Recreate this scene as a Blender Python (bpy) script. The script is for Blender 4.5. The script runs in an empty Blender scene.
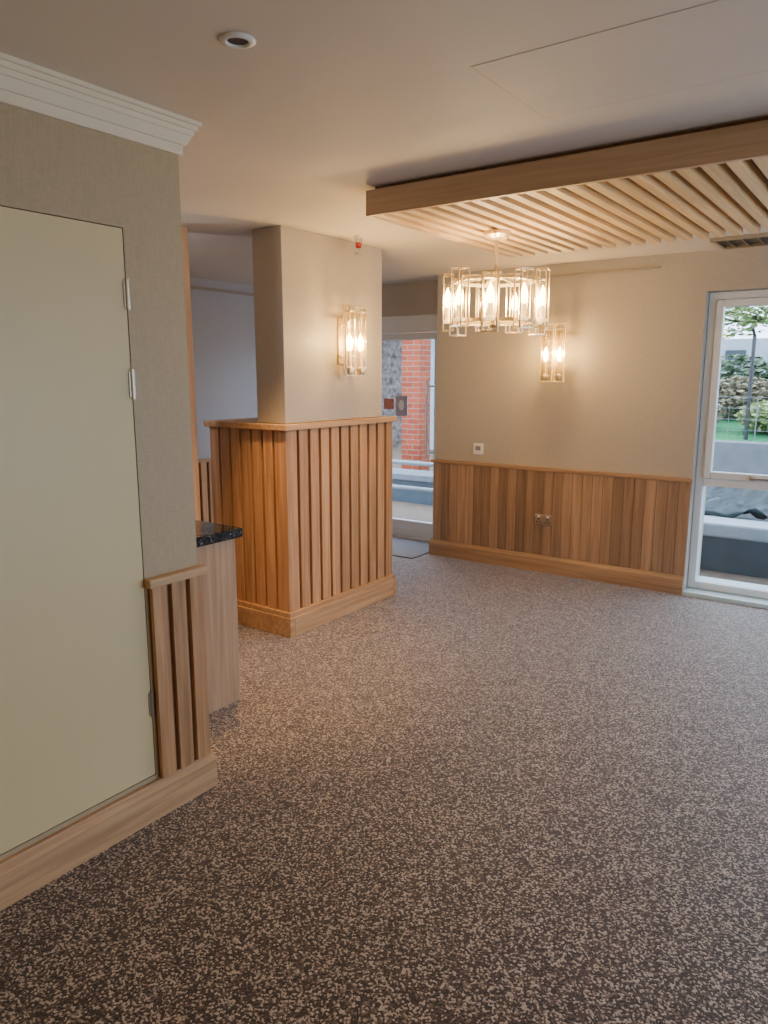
import bpy, bmesh, math, random
from mathutils import Vector, Matrix
random.seed(7)
C = bpy.context.scene.collection
PI = math.pi
H = 1.55; CEIL = 2.36; LOW = 2.36

# ------------------------------------------------------------------ materials
def mat(name):
    m = bpy.data.materials.new(name); m.use_nodes = True
    nt = m.node_tree; b = nt.nodes['Principled BSDF']
    return m, nt, b
def N(nt, t, **k):
    n = nt.nodes.new(t)
    for a, v in k.items(): setattr(n, a, v)
    return n
def flat(name, col, rough=.6, metal=0., noise=.06, scale=30., bump=0.):
    m, nt, b = mat(name)
    tc = N(nt, 'ShaderNodeTexCoord'); no = N(nt, 'ShaderNodeTexNoise'); no.inputs['Scale'].default_value = scale
    no.inputs['Detail'].default_value = 3
    nt.links.new(tc.outputs['Object'], no.inputs['Vector'])
    r = N(nt, 'ShaderNodeValToRGB')
    r.color_ramp.elements[0].position = .3; r.color_ramp.elements[1].position = .7
    r.color_ramp.elements[0].color = (*[c*(1-noise) for c in col], 1)
    r.color_ramp.elements[1].color = (*[min(1, c*(1+noise)) for c in col], 1)
    nt.links.new(no.outputs['Fac'], r.inputs['Fac']); nt.links.new(r.outputs['Color'], b.inputs['Base Color'])
    b.inputs['Roughness'].default_value = rough; b.inputs['Metallic'].default_value = metal
    if bump:
        bp = N(nt, 'ShaderNodeBump'); bp.inputs['Strength'].default_value = bump; bp.inputs['Distance'].default_value = .002
        nt.links.new(no.outputs['Fac'], bp.inputs['Height']); nt.links.new(bp.outputs['Normal'], b.inputs['Normal'])
    return m
def granite():
    m, nt, b = mat('black_granite')
    tc = N(nt, 'ShaderNodeTexCoord'); v = N(nt, 'ShaderNodeTexVoronoi'); v.inputs['Scale'].default_value = 120
    nt.links.new(tc.outputs['Object'], v.inputs['Vector']); s = N(nt, 'ShaderNodeSeparateColor'); nt.links.new(v.outputs['Color'], s.inputs[0])
    r = N(nt, 'ShaderNodeValToRGB'); r.color_ramp.interpolation = 'CONSTANT'; e = r.color_ramp.elements
    e[0].color = (.006, .006, .007, 1); e[1].position = .75; e[1].color = (.03, .03, .03, 1); x = e.new(.95); x.color = (.18, .17, .15, 1)
    nt.links.new(s.outputs[0], r.inputs['Fac']); nt.links.new(r.outputs['Color'], b.inputs['Base Color']); b.inputs['Roughness'].default_value = .06
    return m
def wood(name, dark, light, axis='z', rough=.45, vary=.35):
    m, nt, b = mat(name)
    tc = N(nt, 'ShaderNodeTexCoord'); mp = N(nt, 'ShaderNodeMapping')
    sc = {'x': (1.2, 26, 26), 'y': (26, 1.2, 26), 'z': (26, 26, 1.2)}[axis]
    mp.inputs['Scale'].default_value = sc
    geo = N(nt, 'ShaderNodeNewGeometry')
    add = N(nt, 'ShaderNodeVectorMath', operation='ADD')
    mul = N(nt, 'ShaderNodeMath', operation='MULTIPLY'); mul.inputs[1].default_value = 17.
    nt.links.new(geo.outputs['Random Per Island'], mul.inputs[0])
    nt.links.new(tc.outputs['Object'], add.inputs[0]); nt.links.new(mul.outputs[0], add.inputs[1])
    nt.links.new(add.outputs[0], mp.inputs['Vector'])
    n1 = N(nt, 'ShaderNodeTexNoise'); n1.inputs['Scale'].default_value = 1.6; n1.inputs['Detail'].default_value = 6
    n1.inputs['Distortion'].default_value = .6
    nt.links.new(mp.outputs[0], n1.inputs['Vector'])
    r = N(nt, 'ShaderNodeValToRGB')
    r.color_ramp.elements[0].position = .3; r.color_ramp.elements[0].color = (*dark, 1)
    r.color_ramp.elements[1].position = .68; r.color_ramp.elements[1].color = (*light, 1)
    nt.links.new(n1.outputs['Fac'], r.inputs['Fac'])
    hs = N(nt, 'ShaderNodeHueSaturation')
    mr = N(nt, 'ShaderNodeMapRange'); mr.inputs['To Min'].default_value = 1-vary; mr.inputs['To Max'].default_value = 1+vary*.6
    nt.links.new(geo.outputs['Random Per Island'], mr.inputs['Value'])
    nt.links.new(mr.outputs[0], hs.inputs['Value']); nt.links.new(r.outputs['Color'], hs.inputs['Color'])
    nt.links.new(hs.outputs['Color'], b.inputs['Base Color'])
    b.inputs['Roughness'].default_value = rough
    bp = N(nt, 'ShaderNodeBump'); bp.inputs['Strength'].default_value = .15; bp.inputs['Distance'].default_value = .001
    nt.links.new(n1.outputs['Fac'], bp.inputs['Height']); nt.links.new(bp.outputs['Normal'], b.inputs['Normal'])
    return m
def wallpaper(name, col):
    m, nt, b = mat(name)
    tc = N(nt, 'ShaderNodeTexCoord')
    facs = []
    for sc in ((240, 240, 30), (30, 30, 300)):
        mp = N(nt, 'ShaderNodeMapping'); mp.inputs['Scale'].default_value = sc
        n = N(nt, 'ShaderNodeTexNoise'); n.inputs['Scale'].default_value = 1.; n.inputs['Detail'].default_value = 2
        nt.links.new(tc.outputs['Object'], mp.inputs['Vector']); nt.links.new(mp.outputs[0], n.inputs['Vector']); facs.append(n)
    ad = N(nt, 'ShaderNodeMath', operation='ADD'); nt.links.new(facs[0].outputs['Fac'], ad.inputs[0]); nt.links.new(facs[1].outputs['Fac'], ad.inputs[1])
    r = N(nt, 'ShaderNodeValToRGB'); r.color_ramp.elements[0].position = .0; r.color_ramp.elements[1].position = 1.
    mr = N(nt, 'ShaderNodeMapRange'); mr.inputs['From Min'].default_value = .7; mr.inputs['From Max'].default_value = 1.3
    nt.links.new(ad.outputs[0], mr.inputs['Value']); nt.links.new(mr.outputs[0], r.inputs['Fac'])
    r.color_ramp.elements[0].color = (*[c*.92 for c in col], 1); r.color_ramp.elements[1].color = (*[c*1.07 for c in col], 1)
    nt.links.new(r.outputs['Color'], b.inputs['Base Color']); b.inputs['Roughness'].default_value = .5
    bp = N(nt, 'ShaderNodeBump'); bp.inputs['Strength'].default_value = .10; bp.inputs['Distance'].default_value = .0006
    nt.links.new(ad.outputs[0], bp.inputs['Height']); nt.links.new(bp.outputs['Normal'], b.inputs['Normal'])
    return m
def carpet():
    m, nt, b = mat('carpet')
    tc = N(nt, 'ShaderNodeTexCoord')
    v = N(nt, 'ShaderNodeTexVoronoi'); v.inputs['Scale'].default_value = 175
    nt.links.new(tc.outputs['Object'], v.inputs['Vector'])
    big = N(nt, 'ShaderNodeTexNoise'); big.inputs['Scale'].default_value = 12; big.inputs['Detail'].default_value = 6
    nt.links.new(tc.outputs['Object'], big.inputs['Vector'])
    sep = N(nt, 'ShaderNodeSeparateColor'); nt.links.new(v.outputs['Color'], sep.inputs[0])
    sh = N(nt, 'ShaderNodeMapRange'); sh.inputs['To Min'].default_value = -.05; sh.inputs['To Max'].default_value = .05
    sh.inputs['From Min'].default_value = .3; sh.inputs['From Max'].default_value = .7
    nt.links.new(big.outputs['Fac'], sh.inputs['Value'])
    sm = N(nt, 'ShaderNodeMath', operation='ADD'); nt.links.new(sep.outputs[0], sm.inputs[0]); nt.links.new(sh.outputs[0], sm.inputs[1])
    r = N(nt, 'ShaderNodeValToRGB'); r.color_ramp.interpolation = 'LINEAR'
    e = r.color_ramp.elements
    e[0].position = .15; e[0].color = (.020, .011, .008, 1)
    e[1].position = .52; e[1].color = (.080, .049, .037, 1)
    x = e.new(.70); x.color = (.19, .13, .10, 1)
    x = e.new(.84); x.color = (.60, .49, .40, 1)
    nt.links.new(sm.outputs[0], r.inputs['Fac'])
    fine = N(nt, 'ShaderNodeTexNoise'); fine.inputs['Scale'].default_value = 500; fine.inputs['Detail'].default_value = 2
    nt.links.new(tc.outputs['Object'], fine.inputs['Vector'])
    mx = N(nt, 'ShaderNodeMix', data_type='RGBA', blend_type='MULTIPLY'); mx.inputs[0].default_value = .5
    r2 = N(nt, 'ShaderNodeValToRGB'); r2.color_ramp.elements[0].color = (.35, .35, .35, 1); r2.color_ramp.elements[1].color = (1, 1, 1, 1)
    r2.color_ramp.elements[0].position = .3; r2.color_ramp.elements[1].position = .6
    nt.links.new(fine.outputs['Fac'], r2.inputs['Fac'])
    nt.links.new(r.outputs['Color'], mx.inputs[6]); nt.links.new(r2.outputs['Color'], mx.inputs[7])
    nt.links.new(mx.outputs[2], b.inputs['Base Color'])
    b.inputs['Roughness'].default_value = .6
    b.inputs['Sheen Weight'].default_value = .8; b.inputs['Sheen Roughness'].default_value = .3
    hh = N(nt, 'ShaderNodeMath', operation='SUBTRACT'); nt.links.new(fine.outputs['Fac'], hh.inputs[0]); nt.links.new(v.outputs['Distance'], hh.inputs[1])
    bp = N(nt, 'ShaderNodeBump'); bp.inputs['Strength'].default_value = .5; bp.inputs['Distance'].default_value = .003
    nt.links.new(hh.outputs[0], bp.inputs['Height']); nt.links.new(bp.outputs['Normal'], b.inputs['Normal'])
    return m
def brick():
    m, nt, b = mat('brick')
    tc = N(nt, 'ShaderNodeTexCoord'); sx = N(nt, 'ShaderNodeSeparateXYZ'); cx = N(nt, 'ShaderNodeCombineXYZ')
    a = N(nt, 'ShaderNodeMath', operation='ADD')
    nt.links.new(tc.outputs['Object'], sx.inputs[0]); nt.links.new(sx.outputs[0], a.inputs[0]); nt.links.new(sx.outputs[1], a.inputs[1])
    nt.links.new(a.outputs[0], cx.inputs[0]); nt.links.new(sx.outputs[2], cx.inputs[1])
    t = N(nt, 'ShaderNodeTexBrick'); t.inputs['Scale'].default_value = 1.
    t.inputs['Brick Width'].default_value = .225; t.inputs['Row Height'].default_value = .08; t.inputs['Mortar Size'].default_value = .007
    t.inputs['Color1'].default_value = (.36, .066, .024, 1); t.inputs['Color2'].default_value = (.26, .042, .016, 1); t.inputs['Mortar'].default_value = (.25, .16, .12, 1)
    nt.links.new(cx.outputs[0], t.inputs['Vector']); nt.links.new(t.outputs['Color'], b.inputs['Base Color'])
    b.inputs['Roughness'].default_value = .95
    return m
def glass(name, tint=(1, 1, 1), refl=.09, milky=0.):
    m = bpy.data.materials.new(name); m.use_nodes = True; nt = m.node_tree
    for n in list(nt.nodes): nt.nodes.remove(n)
    o = N(nt, 'ShaderNodeOutputMaterial'); mx = N(nt, 'ShaderNodeMixShader'); tr = N(nt, 'ShaderNodeBsdfTransparent'); gl = N(nt, 'ShaderNodeBsdfGlossy')
    tr.inputs['Color'].default_value = (*tint, 1); gl.inputs['Roughness'].default_value = .02
    lw = N(nt, 'ShaderNodeLayerWeight'); lw.inputs['Blend'].default_value = .15
    mr = N(nt, 'ShaderNodeMapRange'); mr.inputs['To Min'].default_value = refl*.5; mr.inputs['To Max'].default_value = refl*5
    nt.links.new(lw.outputs['Fresnel'], mr.inputs['Value']); nt.links.new(mr.outputs[0], mx.inputs[0])
    nt.links.new(tr.outputs[0], mx.inputs[1]); nt.links.new(gl.outputs[0], mx.inputs[2])
    if milky:
        m2 = N(nt, 'ShaderNodeMixShader'); tl = N(nt, 'ShaderNodeBsdfTranslucent'); tl.inputs['Color'].default_value = (1, .82, .42, 1); m2.inputs[0].default_value = milky
        nt.links.new(mx.outputs[0], m2.inputs[1]); nt.links.new(tl.outputs[0], m2.inputs[2]); nt.links.new(m2.outputs[0], o.inputs[0])
    else: nt.links.new(mx.outputs[0], o.inputs[0])
    return m
def emit(name, col, s):
    m, nt, b = mat(name)
    b.inputs['Base Color'].default_value = (*col, 1); b.inputs['Emission Color'].default_value = (*col, 1); b.inputs['Emission Strength'].default_value = s
    return m

OAKD, OAKL = (.41, .20, .09), (.65, .375, .185)
M = dict(
    wall=wallpaper('linen_wallpaper', (.45, .405, .335)),
    wall_l=wallpaper('khaki_linen_wallpaper', (.44, .345, .21)),
    wall_b=wallpaper('grey_lit_wallpaper', (.42, .42, .45)),  # linen paper tinted grey-lilac to carry the cool light back there
    ceil=flat('ceiling_paint', (.70, .635, .55), .65, scale=3, noise=.02),
    white=flat('white_gloss_paint', (.80, .71, .55), .35, noise=.01),
    door=flat('cream_door_paint', (.68, .565, .31), .4, noise=.015, scale=6),
    slat=wood('oak_slat', OAKD, OAKL, 'z', vary=.2),
    slat_l=wood('oak_slat_dim', (.34, .165, .07), (.56, .315, .145), 'z', vary=.2),  # darker copy of the oak slat, dimmer light put into its colour
    board=wood('oak_board', (.27, .16, .095), (.42, .27, .165), 'z', vary=.36),
    slat_y=wood('oak_slat_lengthwise', (.64, .41, .18), (.84, .60, .31), 'y', vary=.06),
    fascia_x=wood('oak_fascia_across', (.48, .32, .185), (.62, .44, .27), 'x', vary=.05),
    fascia_y=wood('oak_fascia_along', (.48, .32, .185), (.62, .44, .27), 'y', vary=.05),
    oak_x=wood('oak_rail_across', (.29, .17, .095), (.43, .275, .16), 'x', vary=.08),
    oak_y=wood('oak_rail_along', (.38, .21, .10), (.58, .36, .185), 'y', vary=.08),
    oak_z=wood('oak_panel_upright', (.36, .215, .12), (.51, .33, .20), 'z', vary=.05),
    back=wood('slat_backing', (.14, .066, .03), (.23, .112, .05), 'z', vary=.05),
    backm=wood('board_backing', (.17, .095, .05), (.25, .145, .08), 'z', vary=.05),
    backd=flat('dark_backing', (.025, .014, .008), .8),
    carpet=carpet(),
    granite=granite(),
    upvc=flat('white_window_frame', (.72, .75, .77), .3, noise=.01),
    glass=glass('window_glass', (.93, .97, .97)),
    tube=glass('lamp_glass', (.98, .95, .88), .12, .05),
    rod=glass('glass_rod', (.96, .92, .82), .3, .3),
    gold=flat('champagne_gold_metal', (.86, .71, .44), .3, .85, noise=.03),
    steel=flat('brushed_steel', (.50, .46, .38), .3, 1., noise=.03),
    bulb=emit('bulb_glow', (1., .66, .20), 45.),
    candle=emit('glowing_sleeve', (1., .72, .34), 2.),  # sleeve made self-lit to add to the bulb glow
    plastic=flat('white_plastic', (.8, .78, .74), .35, noise=.01),
    dark=flat('dark_plastic', (.03, .03, .035), .4),
    grey=flat('grey_socket_insert', (.25, .25, .25), .4),
    red=flat('red_plastic', (.5, .03, .02), .3),
    brick=brick(),
    render=flat('pale_render', (.34, .38, .43), .9, scale=5),
    concrete=flat('grey_concrete', (.15, .17, .19), .9, scale=6, noise=.15),
    paving=flat('terrace_paving', (.14, .10, .07), .9, scale=8, noise=.2),
    pebble=flat('pebbledash', (.10, .085, .075), .9, scale=11, noise=.8),
    tarp=flat('teal_cover', (.012, .032, .036), .28, scale=10, noise=.5, bump=1.),
    navy=flat('blue_grey_panel', (.04, .065, .085), .5, scale=6, noise=.25),
    coping=flat('pale_coping', (.32, .37, .42), .6),
    grass=flat('grass', (.03, .20, .07), .95, scale=25, noise=.4),
    leaf=flat('leaf_green', (.26, .34, .13), .7, scale=14, noise=.7),
    leafd=flat('hedge_green', (.08, .13, .07), .7, scale=14, noise=.8),
    leafb=flat('russet_green_leaf', (.20, .175, .11), .7, scale=14, noise=.6),
    bark=flat('bark', (.05, .04, .03), .9, scale=20, noise=.4),
    winglass=flat('dark_window', (.05, .065, .08), .15),
    sign=flat('mauve_grey_sign', (.50, .50, .62), .4, noise=.01),
    signp=flat('pale_symbol', (.92, .92, .95), .4, noise=.01),
    brown=flat('brown_sign', (.60, .26, .20), .4),
    threshold=flat('pale_threshold', (.50, .62, .62), .35),
    mat_grey=flat('grey_mat', (.22, .22, .23), .95, scale=120, noise=.2),
    strip=flat('dull_rail', (.34, .29, .23), .6),
)

# ------------------------------------------------------------------ mesh builder
class MB:
    def __init__(s): s.bm = bmesh.new()
    def box(s, x0, x1, y0, y1, z0, z1):
        v = [s.bm.verts.new(p) for p in ((x0,y0,z0),(x1,y0,z0),(x1,y1,z0),(x0,y1,z0),(x0,y0,z1),(x1,y0,z1),(x1,y1,z1),(x0,y1,z1))]
        for f in ((0,3,2,1),(4,5,6,7),(0,1,5,4),(1,2,6,5),(2,3,7,6),(3,0,4,7)): s.bm.faces.new([v[i] for i in f])
        return s
    def tube(s, p0, p1, r, n=12, r1=None):
        p0, p1 = Vector(p0), Vector(p1); d = p1-p0; L = d.length
        m = Matrix.Translation((p0+p1)/2) @ d.to_track_quat('Z', 'Y').to_matrix().to_4x4()
        bmesh.ops.create_cone(s.bm, cap_ends=True, segments=n, radius1=r, radius2=r if r1 is None else r1, depth=L, matrix=m)
        return s
    def bar(s, p0, p1, w, h):
        p0, p1 = Vector(p0), Vector(p1); d = p1-p0; L = d.length
        m = Matrix.Translation((p0+p1)/2) @ d.to_track_quat('Y', 'Z').to_matrix().to_4x4() @ Matrix.Diagonal((w, L, h, 1))
        bmesh.ops.create_cube(s.bm, size=1, matrix=m); return s
    def lathe(s, prof, c=(0,0,0), n=20, close=True):
        rings = []
        for r, z in prof:
            if r < 1e-5: rings.append([s.bm.verts.new((c[0], c[1], c[2]+z))])
            else: rings.append([s.bm.verts.new((c[0]+r*math.cos(2*PI*i/n), c[1]+r*math.sin(2*PI*i/n), c[2]+z)) for i in range(n)])
        for a, b in zip(rings, rings[1:]):
            for i in range(n):
                j = (i+1) % n
                if len(a) == 1 and len(b) == 1: continue
                if len(a) == 1: s.bm.faces.new((a[0], b[j], b[i]))
                elif len(b) == 1: s.bm.faces.new((a[i], a[j], b[0]))
                else: s.bm.faces.new((a[i], a[j], b[j], b[i]))
        return s
    def ring(s, R, w, h, z, n=48):
        return s.lathe([(R-w/2, z-h/2), (R+w/2, z-h/2), (R+w/2, z+h/2), (R-w/2, z+h/2), (R-w/2, z-h/2)], n=n)
    def prism(s, poly, y0, y1, axis='y'):
        f = (lambda a, b, t: (a, t, b)) if axis == 'y' else (lambda a, b, t: (t, a, b))
        A = [s.bm.verts.new(f(a, b, y0)) for a, b in poly]; B = [s.bm.verts.new(f(a, b, y1)) for a, b in poly]
        s.bm.faces.new(A); s.bm.faces.new(B[::-1]); n = len(poly)
        for i in range(n): s.bm.faces.new((A[i], B[i], B[(i+1) % n], A[(i+1) % n]))
        return s
    def build(s, name, m, parent=None, off=(0,0,0), bevel=0, smooth=False):
        bmesh.ops.translate(s.bm, verts=s.bm.verts, vec=-Vector(off))
        bmesh.ops.recalc_face_normals(s.bm, faces=s.bm.faces)
        me = bpy.data.meshes.new(name); s.bm.to_mesh(me); s.bm.free()
        me.materials.append(m)
        if smooth:
            for p in me.polygons: p.use_smooth = len(p.vertices) <= 4
        o = bpy.data.objects.new(name, me); C.objects.link(o)
        if parent: o.parent = parent
        if bevel:
            md = o.modifiers.new('bevel', 'BEVEL'); md.width = bevel; md.segments = 2; md.limit_method = 'ANGLE'
        return o
def struct(o, label=None):
    o['kind'] = 'structure'
    if label: o['label'] = label
    return o
def thing(name, label, cat, loc=(0,0,0), rz=0, group=None):
    o = bpy.data.objects.new(name, None); C.objects.link(o); o.location = loc; o.rotation_euler = (0, 0, rz); o.empty_display_size = .1
    return tag(o, label, cat, group)
def tag(o, label, cat, group=None):
    o['label'] = label; o['category'] = cat
    if group: o['group'] = group
    return o
def sthing(name, label, loc):
    o = bpy.data.objects.new(name, None); C.objects.link(o); o.location = loc; o['kind'] = 'structure'; o['label'] = label
    return o

# ------------------------------------------------------------------ shell
XL = -2.065; YF = 5.43; YG = 5.78; XB = -5.10; XR = 2.4; YB = -2.8; XE = -3.315
struct(MB().box(XB-.2, XR+.2, YB-.2, YG+.12, -.12, 0).build('floor', M['carpet']), 'speckled brown and cream carpet')
struct(MB().box(XB-.2, XR+.2, YB-.2, YG+.12, CEIL, CEIL+.15).build('ceiling', M['ceil']), 'plain beige painted ceiling')
# left wall with a door opening
w = MB()
w.box(-2.32, XL, YB, .70, 0, CEIL-.10); w.box(-2.32, XL, 1.505, 1.735, 0, CEIL-.10)
w.box(-2.32, XL, .70, 1.505, 0, .15); w.box(-2.32, XL, .70, 1.505, 2.0, CEIL-.10)
w.box(-2.32, -2.14, .70, 1.505, .15, 2.0)
struct(w.build('wall_left', M['wall_l']), 'beige linen wall around the flush cream door')
# cornice, stepped and mitred round the wall corner
co = MB()
prof = [(0, 0), (.014, 0), (.014, .030), (.024, .030), (.040, .058), (.046, .058), (.046, .074), (.056, .074), (.056, .088), (.068, .088), (.068, .100)]
rows = []
for p, z in prof:
    zz = CEIL-.10+z; rows.append([co.bm.verts.new(q) for q in ((XL+p, YB, zz), (XL+p, 1.735+p*.7, zz), (-2.32, 1.735+p*.7, zz))])
for a, b_ in zip(rows, rows[1:]):
    for i in range(2): co.bm.faces.new((a[i], a[i+1], b_[i+1], b_[i]))
top = rows[-1]; bot = rows[0]
it = co.bm.verts.new((-2.32, YB, CEIL)); ib = co.bm.verts.new((-2.32, YB, CEIL-.10))
co.bm.faces.new((top[0], top[1], top[2], it)); co.bm.faces.new((bot[0], ib, bot[2], bot[1])); co.bm.faces.new((it, ib)+tuple(r[0] for r in rows)); co.bm.faces.new((ib, it)+tuple(r[2] for r in rows[::-1]))
struct(co.build('trim_1', M['white']), 'creamy white stepped cornice above the cream door')
# far wall
w = MB()
w.box(XE, -1.215, YF, YG+.12, 0, CEIL); w.box(-1.215, 1.5, YF, YG+.12, 2.10, CEIL); w.box(1.5, XR, YF, YG+.12, 0, CEIL)
struct(w.build('wall_far', M['wall']), 'beige linen wall beyond the carpet with a lit wall lamp')
w = MB().box(XB, -4.70, YG, YG+.12, 0, LOW).box(-4.70, XE, YG, YG+.12, 2.08, LOW)
struct(w.build('wall_entrance', M['wall']), 'beige wall above the glazed entrance door')
struct(MB().box(XB-.15, XB, YB, YG+.12, 0, LOW).build('wall_back', M['wall_b']), 'grey-lit wall behind the square pillar')
struct(MB().box(XB, -2.32, .75, .90, 0, LOW).build('wall_bar', M['wall']))
struct(MB().box(XB-.2, XR+.2, YB-.2, YB, 0, CEIL).build('wall_rear', M['wall']))
w = MB().box(XR, XR+.15, YB, 2.0, 0, CEIL).box(XR, XR+.15, 4.4, YG+.12, 0, CEIL).box(XR, XR+.15, 2.0, 4.4, 2.1, CEIL)
struct(w.build('wall_right', M['wall']))
# square pillar on the half wall
struct(MB().box(-3.17, -2.945, 3.165, 4.12, 1.272, CEIL).build('wall_pillar', M['wall'], bevel=.003), 'rectangular beige pillar rising from the slatted half wall')
struct(MB().box(XB, XB+.03, .9, YG, 2.27, 2.29).build('trim_2', M['strip']), 'thin strip near the top of the back wall')
struct(MB().box(-2.36, -1.52, YF-.025, YF, 2.272, 2.282).build('trim_3', M['strip']), 'thin dull strip high on the far wall')
# baseboards
def base_prof(x, d, h, s=1): return [(x, 0), (x+s*d, 0), (x+s*d, h-.025), (x+s*d*.55, h-.008), (x+s*d*.5, h), (x, h)]
b = MB().prism(base_prof(XL, .033, .135), YB, 1.757); b.box(-2.32, XL, 1.735, 1.757, 0, .12)
struct(b.build('baseboard_left', M['oak_y'], bevel=.002), 'oak baseboard below the cream door')
struct(MB().prism([(YF, 0), (YF-.045, 0), (YF-.045, .11), (YF-.035, .127), (YF-.03, .135), (YF, .135)], XE-.03, -1.215, 'x').build('baseboard_far', M['oak_x'], bevel=.002), 'oak baseboard of the far wall')
struct(MB().box(XB, XB+.035, .9, YG, 0, .13).build('baseboard_back', M['oak_y']))

# ------------------------------------------------------------------ slatted panelling
def slats_y(m, x0, x1, y0, y1, z0, z1, pitch, w):      # fins on an x = const face, marching along y
    n = max(1, round((y1-y0-w)/pitch)); p = (y1-y0-w)/n
    for i in range(n+1): m.box(x0, x1, y0+i*p, y0+i*p+w, z0, z1)
def slats_x(m, y0, y1, x0, x1, z0, z1, pitch, w):
    n = max(1, round((x1-x0-w)/pitch)); p = (x1-x0-w)/n
    for i in range(n+1): m.box(x0+i*p, x0+i*p+w, y0, y1, z0, z1)
# left wall piece
L = (XL, 1.62, .135)
t = thing('wall_panelling', 'narrow strip of oak slats between cream door and wall corner', 'wall panelling', L)
MB().box(XL, XL+.010, 1.515, 1.735, .136, .84).build('backing_board', M['back'], t, L)
m = MB(); slats_y(m, XL+.010, XL+.026, 1.515, 1.735, .136, .84, .078, .060); m.build('slat_panel', M['slat_l'], t, L, bevel=.001)
MB().box(XL, XL+.034, 1.502, 1.752, .84, .870).build('top_rail', M['oak_y'], t, L, bevel=.0015)
# far wall piece
L = (-2.28, YF, .135)
t = thing('wall_panelling', 'long oak boarded panelling under the switch and socket on far wall', 'wall panelling', L)
MB().box(XE, -1.215, YF-.021, YF, .136, .81).build('backing_board', M['backm'], t, L)
m = MB(); slats_x(m, YF-.026, YF-.021, XE, -1.215, .136, .81, .079, .0745); m.build('slat_panel', M['board'], t, L, bevel=.0015)
MB().box(XE-.03, -1.205, YF-.036, YF, .81, .838).build('top_rail', M['oak_x'], t, L, bevel=.003)
# back wall piece
L = (XB, 4, .13)
t = thing('wall_panelling', 'distant oak slats on back wall seen left of the half wall', 'wall panelling', L)
MB().box(XB, XB+.008, .95, YG-.02, .131, .79).build('backing_board', M['back'], t, L)
m = MB(); slats_y(m, XB+.008, XB+.027, .95, YG-.02, .131, .79, .09, .06); m.build('slat_panel', M['slat'], t, L)
MB().box(XB, XB+.035, .95, YG-.02, .79, .82).build('top_rail', M['oak_y'], t, L)
# half wall
L = (-3.2, 3.6, 0)
t = thing('half_wall', 'chest-high oak slatted half wall around the base of the pillar', 'half wall', L)
x0, x1, y0, y1 = -3.54, -2.937, 3.155, 4.19
MB().box(x0, x1, y0, y1, 0, 1.235).build('core', M['back'], t, L)
m = MB()
zs, zt = .151, 1.235
slats_y(m, x1, x1+.018, y0-.002, y1+.02, zs, zt, .095, .074); slats_x(m, y0-.018, y0, x0-.02, x1-.002, zs, zt, .095, .074)
slats_x(m, y1, y1+.018, x0-.02, x1-.03, zs, zt, .095, .074); slats_y(m, x0-.018, x0, y0+.03, y1-.03, zs, zt, .095, .074)
m.box(x1-.001, x1+.022, y0-.022, y0-.001, zs, zt)
m.build('slat_panel', M['slat'], t, L, bevel=.002)
def rectring(m, a, b_, c_, d, o, z0, z1):
    m.box(a-o, b_+o, c_-o, c_, z0, z1); m.box(a-o, b_+o, d, d+o, z0, z1); m.box(a-o, a, c_, d, z0, z1); m.box(b_, b_+o, c_, d, z0, z1)
m = MB(); rectring(m, x0, x1, y0, y1, .042, 0, .12); rectring(m, x0, x1, y0, y1, .034, .12, .15); m.build('baseboard', M['oak_y'], t, L, bevel=.003)
MB().box(x0-.045, x1+.045, y0-.045, y1+.045, 1.235, 1.27).build('cap', M['oak_y'], t, L, bevel=.004)

# ------------------------------------------------------------------ bar counter and post
L = (-2.8, 1.9, 0)
t = thing('bar_counter', 'pale oak bar counter end with black granite top behind wall corner', 'counter', L)
MB().box(-3.15, -2.52, 1.25, 2.345, 0, .805).build('body', M['oak_z'], t, L, bevel=.002)
MB().box(-3.18, -2.495, 1.22, 2.375, .805, .85).build('worktop', M['granite'], t, L, bevel=.006)
t = MB().box(-3.62, -3.40, 2.78, 2.90, 0, LOW).build('oak_post', M['oak_z'], bevel=.003)
tag(t, 'tall narrow oak post seen just right of the left wall corner', 'post')

# ------------------------------------------------------------------ cream door
L = (XL, 1.1, .15)
t = sthing('door_1', 'flush cream painted cupboard door above the oak baseboard', L)
MB().box(-2.115, XL-.0015, .7025, 1.5025, .1525, 1.9975).build('door_leaf', M['door'], t, L, bevel=.001)
m = MB().box(-2.118, -2.116, .702, 1.503, .153, 1.998); m.build('shadow_gap', M['back'], t, L)
for i, z in enumerate((1.80, 1.52, .42)):
    m = MB().tube((XL+.005, 1.503, z-.045), (XL+.005, 1.503, z+.045), .005, 12)
    m.box(XL-.001, XL+.003, 1.492, 1.514, z-.040, z+.040)
    for q in (-.045, -.015, .015, .045): m.tube((XL+.005, 1.503, z+q-.002), (XL+.005, 1.503, z+q+.002), .007, 12)
    m.build('hinge', M['steel'], t, L)

# ------------------------------------------------------------------ window on the right of the far wall
def frame(m, x0, x1, z0, z1, y0, y1, w):
    m.box(x0, x0+w, y0, y1, z0, z1); m.box(x1-w, x1, y0, y1, z0, z1); m.box(x0+w, x1-w, y0, y1, z0, z0+w); m.box(x0+w, x1-w, y0, y1, z1-w, z1)
L = (0, 5.53, .03)
t = sthing('window_1', 'tall white framed garden window with a mid rail', L)
m = MB(); frame(m, -1.213, 1.498, .032, 2.098, 5.52, 5.60, .05); m.box(.12, .19, 5.52, 5.60, .082, 2.048); m.box(-1.163, .12, 5.52, 5.60, .78, .835); m.box(.19, 1.448, 5.52, 5.60, .78, .835)
m.build('outer_frame', M['upvc'], t, L, bevel=.004)
m = MB(); frame(m, -1.161, .118, .837, 2.046, 5.50, 5.56, .048); frame(m, .192, 1.446, .837, 2.046, 5.50, 5.56, .048)
m.build('sash', M['upvc'], t, L, bevel=.006)
m = MB()
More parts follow.
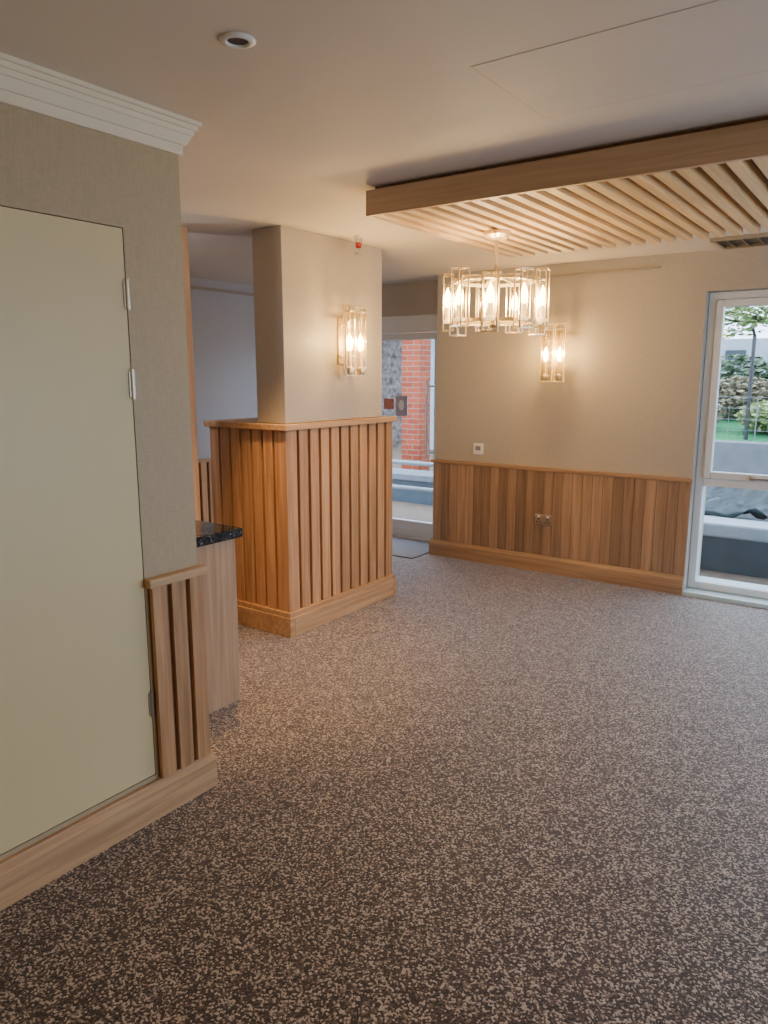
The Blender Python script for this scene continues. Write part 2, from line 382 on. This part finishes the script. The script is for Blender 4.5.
for a, b_ in ((-1.113, .07), (.24, 1.398)): m.box(a, b_, 5.53, 5.536, .885, 1.998)
for a, b_ in ((-1.163, .12), (.19, 1.448)): m.box(a, b_, 5.55, 5.556, .082, .78)
m.build('pane', M['glass'], t, L)
m = MB().box(-.86, -.83, 5.488, 5.50, .845, .875).bar((-.845, 5.475, .86), (-.70, 5.475, .86), .016, .014).tube((-.845, 5.49, .86), (-.845, 5.47, .86), .009)
m.build('handle', M['steel'], t, L, bevel=.002)
struct(MB().box(-1.215, 1.5, 5.385, YG+.12, 0, .03).build('trim_4', M['threshold'], bevel=.003), 'pale threshold under the tall window')
# added right wall window, out of frame, for extra daylight
LW = (XR+.07, 3.2, 0)
t = sthing('added_window', 'unseen white framed window added for daylight', LW)
m = MB()
for a, b_ in ((2.0, 2.06), (3.15, 3.25), (4.34, 4.4)): m.box(XR+.04, XR+.11, a, b_, 0, 2.1)
m.box(XR+.04, XR+.11, 2.0, 4.4, 0, .06); m.box(XR+.04, XR+.11, 2.0, 4.4, 2.04, 2.1); m.build('outer_frame', M['upvc'], t, LW)
MB().box(XR+.07, XR+.076, 2.06, 4.34, .06, 2.04).build('pane', M['glass'], t, LW)

# ------------------------------------------------------------------ glazed entrance
L = (-4.0, YG+.04, 0)
t = sthing('door_2', 'white framed glazed entrance door behind the pillar', L)
m = MB(); m.box(-4.70, -4.65, YG, YG+.08, 0, 2.08); m.box(XE-.05, XE, YG, YG+.08, 0, 2.08); m.box(-4.65, XE-.05, YG, YG+.08, 1.93, 2.08); m.box(-4.65, XE-.05, YG, YG+.08, 0, .025)
m.build('outer_frame', M['upvc'], t, L, bevel=.004)
m = MB(); frame(m, -4.645, XE-.055, .03, 1.925, YG+.01, YG+.06, .06); m.box(-4.585, XE-.115, YG+.01, YG+.06, .09, .18); m.box(-3.56, -3.52, YG+.01, YG+.06, .18, 1.865); m.build('door_leaf', M['upvc'], t, L, bevel=.004)
MB().box(-4.585, XE-.115, YG+.032, YG+.038, .18, 1.865).build('pane', M['glass'], t, L)
m = MB().tube((-3.60, YG-.04, .8), (-3.60, YG-.04, 1.5), .012).tube((-3.60, YG-.04, .85), (-3.56, YG+.012, .85), .01).tube((-3.60, YG-.04, 1.45), (-3.56, YG+.012, 1.45), .01)
m.build('pull_handle', M['upvc'], t, L)
tag(MB().box(-4.13, -4.01, YG+.026, YG+.031, 1.23, 1.33).build('door_sign', M['brown']), 'small reddish brown rectangular sign stuck on entrance door glass', 'sign')
o = MB().box(-3.99, -3.86, YG+.026, YG+.031, 1.17, 1.36).build('door_notice', M['sign']); tag(o, 'small mauve grey notice with pale oval on entrance door glass', 'sign')
m = MB().tube((-3.925, YG+.021, 1.27), (-3.925, YG+.0255, 1.27), .030, 28); bmesh.ops.scale(m.bm, vec=(1, 1, 1.6), space=Matrix.Translation((0, 0, -1.27)), verts=m.bm.verts); m.build('oval_mark', M['signp'], o)
tag(MB().box(-4.5, XE-.05, 5.15, 5.74, 0, .012).build('door_mat', M['mat_grey'], bevel=.004), 'flat grey entrance mat in front of glazed door', 'mat')

# ------------------------------------------------------------------ ceiling canopy
L = (-.7, 3.5, 2.24)
cx0, cx1, cy0, cy1, cz = -2.06, .75, 2.76, 4.22, 2.237
t = thing('ceiling_canopy', 'suspended oak ceiling canopy with slatted underside above the chandelier', 'ceiling canopy', L)
MB().box(cx0+.024, cx1-.024, cy0+.024, cy1-.03, cz+.048, cz+.10).build('backing_board', M['backd'], t, L)
MB().box(cx0+.03, cx1-.03, cy0+.03, cy1-.035, cz+.10, CEIL).build('shadow_upstand', M['back'], t, L)  # dark brown strip stands in for the shadow above the fascia
FZ = cz+.106
m = MB().box(cx0, cx1, cy0, cy0+.022, cz, FZ); m.build('fascia', M['fascia_x'], t, L, bevel=.002)
MB().box(cx0, cx0+.022, cy0+.022, cy1, cz, FZ).build('fascia', M['fascia_y'], t, L, bevel=.002)
MB().box(cx1-.022, cx1, cy0+.022, cy1, cz, FZ).build('fascia', M['fascia_y'], t, L, bevel=.002)
m = MB(); n = 34; p = (cx1-cx0-.1)/n
for i in range(n+1): m.box(cx0+.030+i*p, cx0+.030+i*p+.040, cy0+.024, cy1, cz+.002, cz+.048)
m.build('slat_panel', M['slat_y'], t, L)

# ------------------------------------------------------------------ chandelier
def flame(m, c, s=1.):
    m.lathe([(0, 0), (.008*s, .0), (.013*s, .015*s), (.015*s, .03*s), (.012*s, .048*s), (.006*s, .064*s), (0, .078*s)], c, 14)
CX, CY = -1.753, 3.42
L = (CX, CY, 1.78)
t = thing('chandelier', 'pale gold chandelier ring of open rectangular frames around glowing candle bulbs', 'chandelier', L)
MB().lathe([(0, .458), (.065, .458), (.065, .44), (.05, .425), (.012, .415), (0, .415)], n=28).build('ceiling_rose', M['gold'], t, smooth=False)
m = MB().tube((0, 0, .01), (0, 0, .42), .010); m.lathe([(0, .0), (.02, .0), (.03, .015), (.03, .04), (.012, .06)], n=20); m.lathe([(.012, .225), (.032, .235), (.032, .27), (.012, .28)], n=20)
m.build('stem', M['gold'], t)
MB().ring(.205, .012, .016, .03, n=9).build('hoop', M['gold'], t)
MB().ring(.205, .012, .016, .225, n=9).build('hoop', M['gold'], t)
NL = 9
for i in range(NL):
    a = 2*PI*i/NL+.2; cs, sn = math.cos(a), math.sin(a); P = lambda r, z, q=0: (r*cs-q*sn, r*sn+q*cs, z)
    MB().bar(P(.02, .03), P(.225, .03), .011, .011).build('arm', M['gold'], t)
    MB().bar(P(.02, .25), P(.215, .235), .009, .009).build('upper_arm', M['gold'], t)
    h = (.270, .240, .255)[i % 3]; zb = (.0, -.028, -.012)[i % 3]; W = .036
    m = MB()
    for r_ in (.210, .258):
        for q in (-W, W): m.bar(P(r_, zb, q), P(r_, h, q), .006, .006)
        m.bar(P(r_, zb, -W), P(r_, zb, W), .007, .007); m.bar(P(r_, h, -W), P(r_, h, W), .007, .007)
    for q in (-W, W): m.bar(P(.210, zb, q), P(.258, zb, q), .006, .006); m.bar(P(.210, h, q), P(.258, h, q), .006, .006)
    m.build('lamp_frame', M['gold'], t)
    m = MB().lathe([(.020, .036), (.020, .21)], P(.235, 0), 20); m.build('glass_tube', M['tube'], t, smooth=True)
    m = MB().lathe([(.0, .024), (.024, .024), (.024, .036), (.012, .042), (.011, .10), (0, .10)], P(.235, 0), 14); cd = m.build('candle', M['candle'], t, smooth=False)
    m = MB(); flame(m, P(.235, .10), 1.25); m.build('bulb', M['bulb'], cd, smooth=True)
def plight(name, loc, e, col, r=.03):
    l = bpy.data.lights.new(name, 'POINT'); l.energy = e; l.color = col; l.shadow_soft_size = r
    o = bpy.data.objects.new(name, l); C.objects.link(o); o.location = loc; return o
WARM = (1., .61, .22)
for i in range(4):
    a = 2*PI*i/4+.6; plight('chandelier_light', (CX+.13*math.cos(a), CY+.13*math.sin(a), 1.92), 8., (1, .70, .36))

# ------------------------------------------------------------------ wall lamps
def sconce(label, loc, rz, group=None):
    t = thing('wall_lamp', label, 'wall lamp', loc, rz)
    D = .105; X = .055
    m = MB().box(-.045, .045, 0, .014, -.14, .14); m.build('backplate', M['gold'], t, bevel=.004)
    m = MB()
    m.box(-.010, .010, .014, .060, -.10, -.085).box(-.010, .010, .014, .060, .085, .10)
    for z in (-.10, .085): m.box(-.093, .093, .058, .068, z, z+.014)
    m.box(-.004, .004, D-.006, D+.006, -.205, .215)
    for x in (-.096, .088): m.box(x, x+.008, D-.006, D+.006, -.205, .205)
    for z in (-.213, .205): m.box(-.096, .096, D-.006, D+.006, z, z+.009)
    for z in (-.213, .205): m.box(-.006, .006, .060, D, z, z+.008)
    m.box(-.006, .006, .056, .066, -.213, .213)
    m.build('lamp_frame', M['gold'], t, bevel=.001)
    for x in (-X, X):
        MB().lathe([(.027, -.17), (.027, .185)], (x, D, 0), 20).build('glass_tube', M['tube'], t, smooth=True)
        for k in range(4):
            a = PI*k/2+PI/4; rx, ry = x+.033*math.cos(a), D+.033*math.sin(a)
            MB().tube((rx, ry, -.198), (rx, ry, .19), .004, 6).build('glass_rod', M['rod'], t)
        for z in (-.17, .165): MB().lathe([(.028, z), (.037, z), (.037, z+.010), (.028, z+.010), (.028, z)], (x, D, 0), 24).build('collar', M['gold'], t)
        m = MB().lathe([(0, -.203), (.020, -.203), (.026, -.185), (.026, -.165), (.013, -.155), (.012, -.06), (0, -.06)], (x, D, 0), 16)
        cd = m.build('candle', M['gold'], t)
        m = MB(); flame(m, (x, D, -.06), 1.4); flame_o = m.build('bulb', M['bulb'], cd, smooth=True)
    R = Matrix.Rotation(rz, 3, 'Z')
    for x in (-X, X):
        p = Vector(loc) + R @ Vector((x, D+.06, .0)); plight('wall_lamp_light', p, 10.5, WARM, .02)
sconce('gold two-candle wall lamp on the pillar above half wall', (-2.945, 3.69, 1.755), -PI/2)
sconce('gold two-candle wall lamp on far wall right of chandelier', (-2.24, YF, 1.71), PI)

# ------------------------------------------------------------------ small fittings
L = (-2.90, YF, .95)
t = thing('wall_switch', 'white square wall switch above the oak panelling', 'wall switch', L)
MB().box(-.045, .045, -.010, 0, -.045, .045).build('plate', M['plastic'], t, bevel=.003)
MB().box(-.022, .022, -.014, -.010, -.012, .022).build('control', M['grey'], t)
L = (-2.295, YF-.026, .425)
t = thing('power_socket', 'pale double power socket set in the far oak panelling', 'socket', L)
MB().box(-.073, .073, -.009, 0, -.043, .043).build('plate', M['steel'], t, bevel=.003)
for s in (-.037, .037):
    m = MB().box(s-.005, s+.005, -.011, -.0085, -.002, .012).box(s-.018, s-.008, -.011, -.0085, -.022, -.014).box(s+.008, s+.018, -.011, -.0085, -.022, -.014); m.build('outlet', M['dark'], t)
    MB().box(s-.010, s+.010, -.014, -.009, .018, .036).build('rocker', M['plastic'], t)
t = thing('downlight', 'small round white recessed ceiling light near the cornice', 'ceiling light', (-1.45, 1.42, CEIL))
MB().lathe([(.026, 0), (.043, 0), (.045, -.004), (.030, -.009), (.026, -.006), (.026, 0)], n=32).build('bezel', M['plastic'], t, smooth=True)
MB().lathe([(0, -.003), (.026, -.003), (.026, 0), (0, 0)], n=24).build('lens', M['dark'], t)
t = thing('fire_beacon', 'small red and white fire beacon on ceiling beside the pillar', 'fire alarm', (-2.80, 3.68, CEIL))
MB().lathe([(0, .002), (.026, .002), (.026, -.012), (.016, -.02), (.010, -.035), (0, -.035)], n=24).build('base', M['plastic'], t)
MB().lathe([(0, -.035), (.018, -.037), (.020, -.055), (.014, -.068), (0, -.068)], n=24).build('lens', M['red'], t, smooth=True)
m = MB().lathe([(0, -.102), (.024, -.102), (.026, -.097), (0, -.097)], n=24)
for q in range(3): m.tube((.020*math.cos(q*2.09), .020*math.sin(q*2.09), -.012), (.022*math.cos(q*2.09), .022*math.sin(q*2.09), -.10), .0028, 6)
m.build('cage', M['steel'], t)
# access hatch
t = sthing('trim_5', 'flush ceiling access hatch', (-.6, 2.14, CEIL))
MB().box(-.46, .50, -.24, .24, -.001, 0).build('hatch_panel', M['ceil'], t)
m = MB()
for a in ((-.464, .504, -.244, -.24), (-.464, .504, .24, .244), (-.464, -.46, -.24, .24), (.50, .504, -.24, .24)): m.box(*a, -.001, 0)
m.build('hatch_gap', flat('hatch_gap', (.55, .49, .42)), t)
# ceiling vent by the window
t = thing('ceiling_vent', 'open metal ceiling vent with dark louvres beside the window head', 'vent', (-.82, 5.13, CEIL))
m = MB(); 
for a in ((-.29, .29, -.18, -.155), (-.29, .29, .155, .18), (-.29, -.265, -.155, .155), (.265, .29, -.155, .155)): m.box(*a, -.022, 0)
m.build('vent_frame', M['steel'], t, bevel=.002)
MB().box(-.265, .265, -.155, .155, -.002, 0).build('dark_opening', M['dark'], t)
m = MB()
for i in range(6):
    x = -.21+i*.085; m.bar((x, -.155, -.010), (x, .155, -.010), .006, .018)
m.build('louvre', M['steel'], t)

# ------------------------------------------------------------------ outside
struct(MB().box(-14, 14, YG+.12, 32, -.25, -.08).build('ground', M['paving']), 'brown paving outside')
t = thing('brick_pier', 'red brick pier outside the glazed entrance', 'brick pier', (-6.35, 9.8, -.08))
MB().box(-.16, .16, -.16, .16, 0, 4.2).build('shaft', M['brick'], t)
t = thing('neighbouring_building', 'pale rendered building behind the red brick pier', 'building', (-9.5, 14, -.08))
MB().box(-6, 3.2, 0, 4, 0, 7).build('wall', M['render'], t)
MB().box(-1.4, .65, -.06, 0, 0, 2.7).build('pebble_panel', M['pebble'], t)
for x in (-3.2, .95, 1.95):
    w = MB(); frame(w, x, x+.8, .5, 2.7, -.05, 0, .08); w = w.build('window', M['coping'], t)
    MB().box(x+.08, x+.72, -.03, -.01, .58, 2.62).build('pane', M['winglass'], w)
MB().box(-6, 3.4, -.8, 0, 2.9, 3.1).build('balcony_slab', M['concrete'], t)
t = thing('handrail', 'low pale tubular handrail outside the glazed entrance', 'railing', (-4.6, 6.75, -.08))
for z in (.68, .40): MB().tube((-1.4, 0, z), (1.0, 0, z), .024).build('rail', M['coping'], t)
for x in (-1.3, -.2, .9): MB().tube((x, 0, 0), (x, 0, .68), .024).build('post', M['coping'], t)
t = thing('low_wall', 'low blue-grey block wall beyond the tubular handrail', 'low wall', (-5.4, 7.9, -.08))
MB().box(-2.2, 1.3, 0, .4, 0, .30).build('body', M['navy'], t); MB().box(-2.25, 1.35, -.04, .44, .30, .37).build('coping', M['concrete'], t)
# seen through the right window
t = thing('raised_planter', 'long terrace planter with wide pale coping outside the window', 'planter', (0, 6.55, -.08))
MB().box(-2.6, 4, 0, 1.1, 0, .30).build('body', M['navy'], t); MB().box(-2.65, 4.05, -.05, .28, .30, .42).build('coping', M['coping'], t, bevel=.02)
m = MB()
bmesh.ops.create_grid(m.bm, x_segments=110, y_segments=30, size=.5)
for v in m.bm.verts:
    x, y = v.co.x, v.co.y
    v.co = Vector((x*6.2+.8, .74+y*.86, .47+.05*math.sin(x*31+y*9)+.05*math.sin(y*17+x*50)+.03*math.sin(x*120+y*40)+.02*math.sin(x*75-y*60)+.11*(1-(2*y)**2)))
o = m.build('cover_sheet', M['tarp'], smooth=True); o.location = (0, 6.55, -.08)
tag(o, 'dark teal plastic sheet lying crumpled over the terrace planter', 'cover sheet')
md = o.modifiers.new('solid', 'SOLIDIFY'); md.thickness = .01
t = thing('retaining_wall', 'grey concrete retaining wall below the hedge bank', 'retaining wall', (0, 9.3, -.08))
MB().box(-4, 8, 0, .3, 0, .86).build('body', M['concrete'], t)
m = MB().prism([(9.6, -.08), (9.6, .78), (9.9, .82), (11, .95), (14, 1.35), (24, 1.5), (24, -.08)], -5, 9, 'x')
o = m.build('grass_bank', M['grass']); struct(o, 'grass bank beyond the retaining wall')
def leaves(m, c, rad, n, s, rnd):
    for i in range(n):
        while True:
            p = Vector((rnd.uniform(-1, 1), rnd.uniform(-1, 1), rnd.uniform(-1, 1)))
            if .35 < p.length < 1: break
        p = Vector((p.x*rad[0], p.y*rad[1], p.z*rad[2]))+Vector(c)
        q = Matrix.Rotation(rnd.uniform(0, 6.3), 3, 'Z') @ Matrix.Rotation(rnd.uniform(0, 3.1), 3, 'X')
        k = s*rnd.uniform(.6, 1.4)
        vs = [m.bm.verts.new(p+q @ Vector(a)) for a in ((-k, 0, 0), (0, -k*.45, 0), (k, 0, 0), (0, k*.45, 0))]
        m.bm.faces.new(vs)
rnd = random.Random(3)
bank = lambda y: .82+(y-9.9)*.13/1.1 if y < 11 else .95+(y-11)*.40/3
names = ['first', 'second', 'third', 'fourth', 'fifth', 'sixth']
for row, (y, xs, h0) in enumerate(((10.12, (-3.75, -2.5, -1.25, 0, 1.25), .22), (11.05, (-4.4, -3.15, -1.9, -.65, .6), .31), (12.05, (-4.7, -3.45, -2.2, -.95, .3), .38))):
    for i, x in enumerate(xs):
        mt = ('leafd', 'leafb', 'leaf')[(i+row*2) % 3]; cl = {'leafd': 'dark green', 'leafb': 'russet', 'leaf': 'bright green'}[mt]
        s = thing('shrub', '%s shrub, %s from the left in the %s row on the bank' % (cl, names[i], ('front', 'middle', 'back')[row]), 'shrub', (x, y, bank(y)-.02), 0, 'shrubs on the grass bank')
        hh = h0+rnd.uniform(-.03, .05)
        m = MB(); leaves(m, (0, 0, hh), (.57, .38, hh-.02), 1600, .05, rnd); m.build('foliage', M[mt], s)
        for q in range(4): MB().tube((0, 0, -.02), (rnd.uniform(-.4, .4), rnd.uniform(-.2, .2), hh+.1), .014, 6).build('stem', M['bark'], s)
def tree(label, loc, clusters, n=900):
    t = thing('garden_tree', label, 'tree', loc)
    m = MB().tube((0, 0, -.05), (.05, 0, 1.3), .08, 10, .06)
    for c_ in clusters[::2]: m.tube((.05, 0, 1.1), c_, .04, 8, .015)
    m.build('trunk', M['bark'], t)
    m = MB()
    for c_ in clusters: leaves(m, c_, (.80, .6, .38), n, .055, rnd)
    m.build('foliage', M['leaf'], t)
tree('leafy green tree overhanging the bank outside the window', (-1.9, 13.6, 1.28), ((-.9, -.3, 1.15), (-.2, -.4, 1.4), (.8, -.2, 1.1), (.2, .1, 1.8), (-.8, .2, 1.7), (1.1, .1, 1.6), (-1.6, 0, 1.45), (1.7, -.2, 1.8), (0, 0, 2.3)), 620)
tree('second leafy tree further right beyond the bank', (2.2, 13.6, 1.28), ((-.8, -.3, 1.2), (.6, -.2, 1.4), (0, .1, 2.0), (1.2, .1, 1.7)), 600)
t = thing('far_building', 'pale low building far behind the garden tree', 'building', (0, 26, -.08))
MB().box(-14, 12, 0, 4, 0, 2.75).build('wall', M['render'], t)
for i in range(12):
    x = -9+i*1.3; MB().box(x, x+.6, -.04, 0, 1.95, 2.40).build('window', M['winglass'], t)
t = MB().tube((-1.6, 9.68, .79), (-1.6, 9.68, 2.0), .022, 10).tube((-1.6, 9.68, 2.0), (-1.6, 9.50, 2.08), .018, 8).build('lamp_post', M['dark'])
tag(t, 'slim dark post on the bank outside the window', 'post')
m = MB()
for i in range(76): m.tube((-3.9+i*.15, 9.65, .78), (-3.9+i*.15, 9.65, 1.30), .003 if i % 8 else .008, 5)
for z in (.90, 1.03, 1.16, 1.29): m.tube((-3.9, 9.65, z), (7.4, 9.65, z), .003, 5)
tag(m.build('wire_fence', M['concrete']), 'thin wire fence along top of the retaining wall', 'fence')

# ------------------------------------------------------------------ light
w = bpy.data.worlds.new('sky'); bpy.context.scene.world = w; w.use_nodes = True
nt = w.node_tree; bg = nt.nodes['Background']
tc = N(nt, 'ShaderNodeTexCoord'); no = N(nt, 'ShaderNodeTexNoise'); no.inputs['Scale'].default_value = 2.5; no.inputs['Detail'].default_value = 5
r = N(nt, 'ShaderNodeValToRGB'); r.color_ramp.elements[0].position = .35; r.color_ramp.elements[0].color = (.54, .66, 1, 1); r.color_ramp.elements[1].position = .6; r.color_ramp.elements[1].color = (.76, .84, 1, 1)
nt.links.new(tc.outputs['Generated'], no.inputs['Vector']); nt.links.new(no.outputs['Fac'], r.inputs['Fac']); nt.links.new(r.outputs['Color'], bg.inputs['Color'])
bg.inputs['Strength'].default_value = 8.5
def area(name, loc, rot, sx, sy, e, col, portal=False):
    l = bpy.data.lights.new(name, 'AREA'); l.shape = 'RECTANGLE'; l.size = sx; l.size_y = sy; l.energy = e; l.color = col
    if portal: l.cycles.is_portal = True
    o = bpy.data.objects.new(name, l); C.objects.link(o); o.location = loc; o.rotation_euler = rot; return o
area('window_portal', (.14, 5.95, 1.06), (-PI/2, 0, 0), 2.7, 2.1, 1, (1, 1, 1), True)
area('door_portal', (-4.03, 5.95, 1.0), (-PI/2, 0, 0), 1.4, 2.0, 1, (1, 1, 1), True)
area('side_portal', (XR+.2, 3.2, 1.05), (0, PI/2, 0), 2.1, 2.4, 1, (1, 1, 1), True)
def spot(name, loc, e, col, ang=2.2):
    l = bpy.data.lights.new(name, 'SPOT'); l.energy = e; l.color = col; l.spot_size = ang; l.spot_blend = .8; l.shadow_soft_size = .05
    o = bpy.data.objects.new(name, l); C.objects.link(o); o.location = loc; return o
spot('bar_downlight', (-2.80, 2.72, CEIL-.02), 170, (1, .58, .22), 1.1)
plight('bar_lamp', (-4.1, 2.2, 1.9), 18, (.95, .92, 1.), .08)
plight('room_fill', (.9, -1.4, 1.7), 30, (1., .66, .32), .15)  # unseen warm fill added behind the camera, no fixture

# ------------------------------------------------------------------ camera
cam = bpy.data.cameras.new('camera'); o = bpy.data.objects.new('camera', cam); C.objects.link(o)
cam.sensor_fit = 'VERTICAL'; cam.sensor_height = 36; cam.lens = 740/1024*36
o.location = (0, 0, H); o.rotation_euler = (math.radians(90-10.5), 0, math.radians(35.4))
bpy.context.scene.camera = o
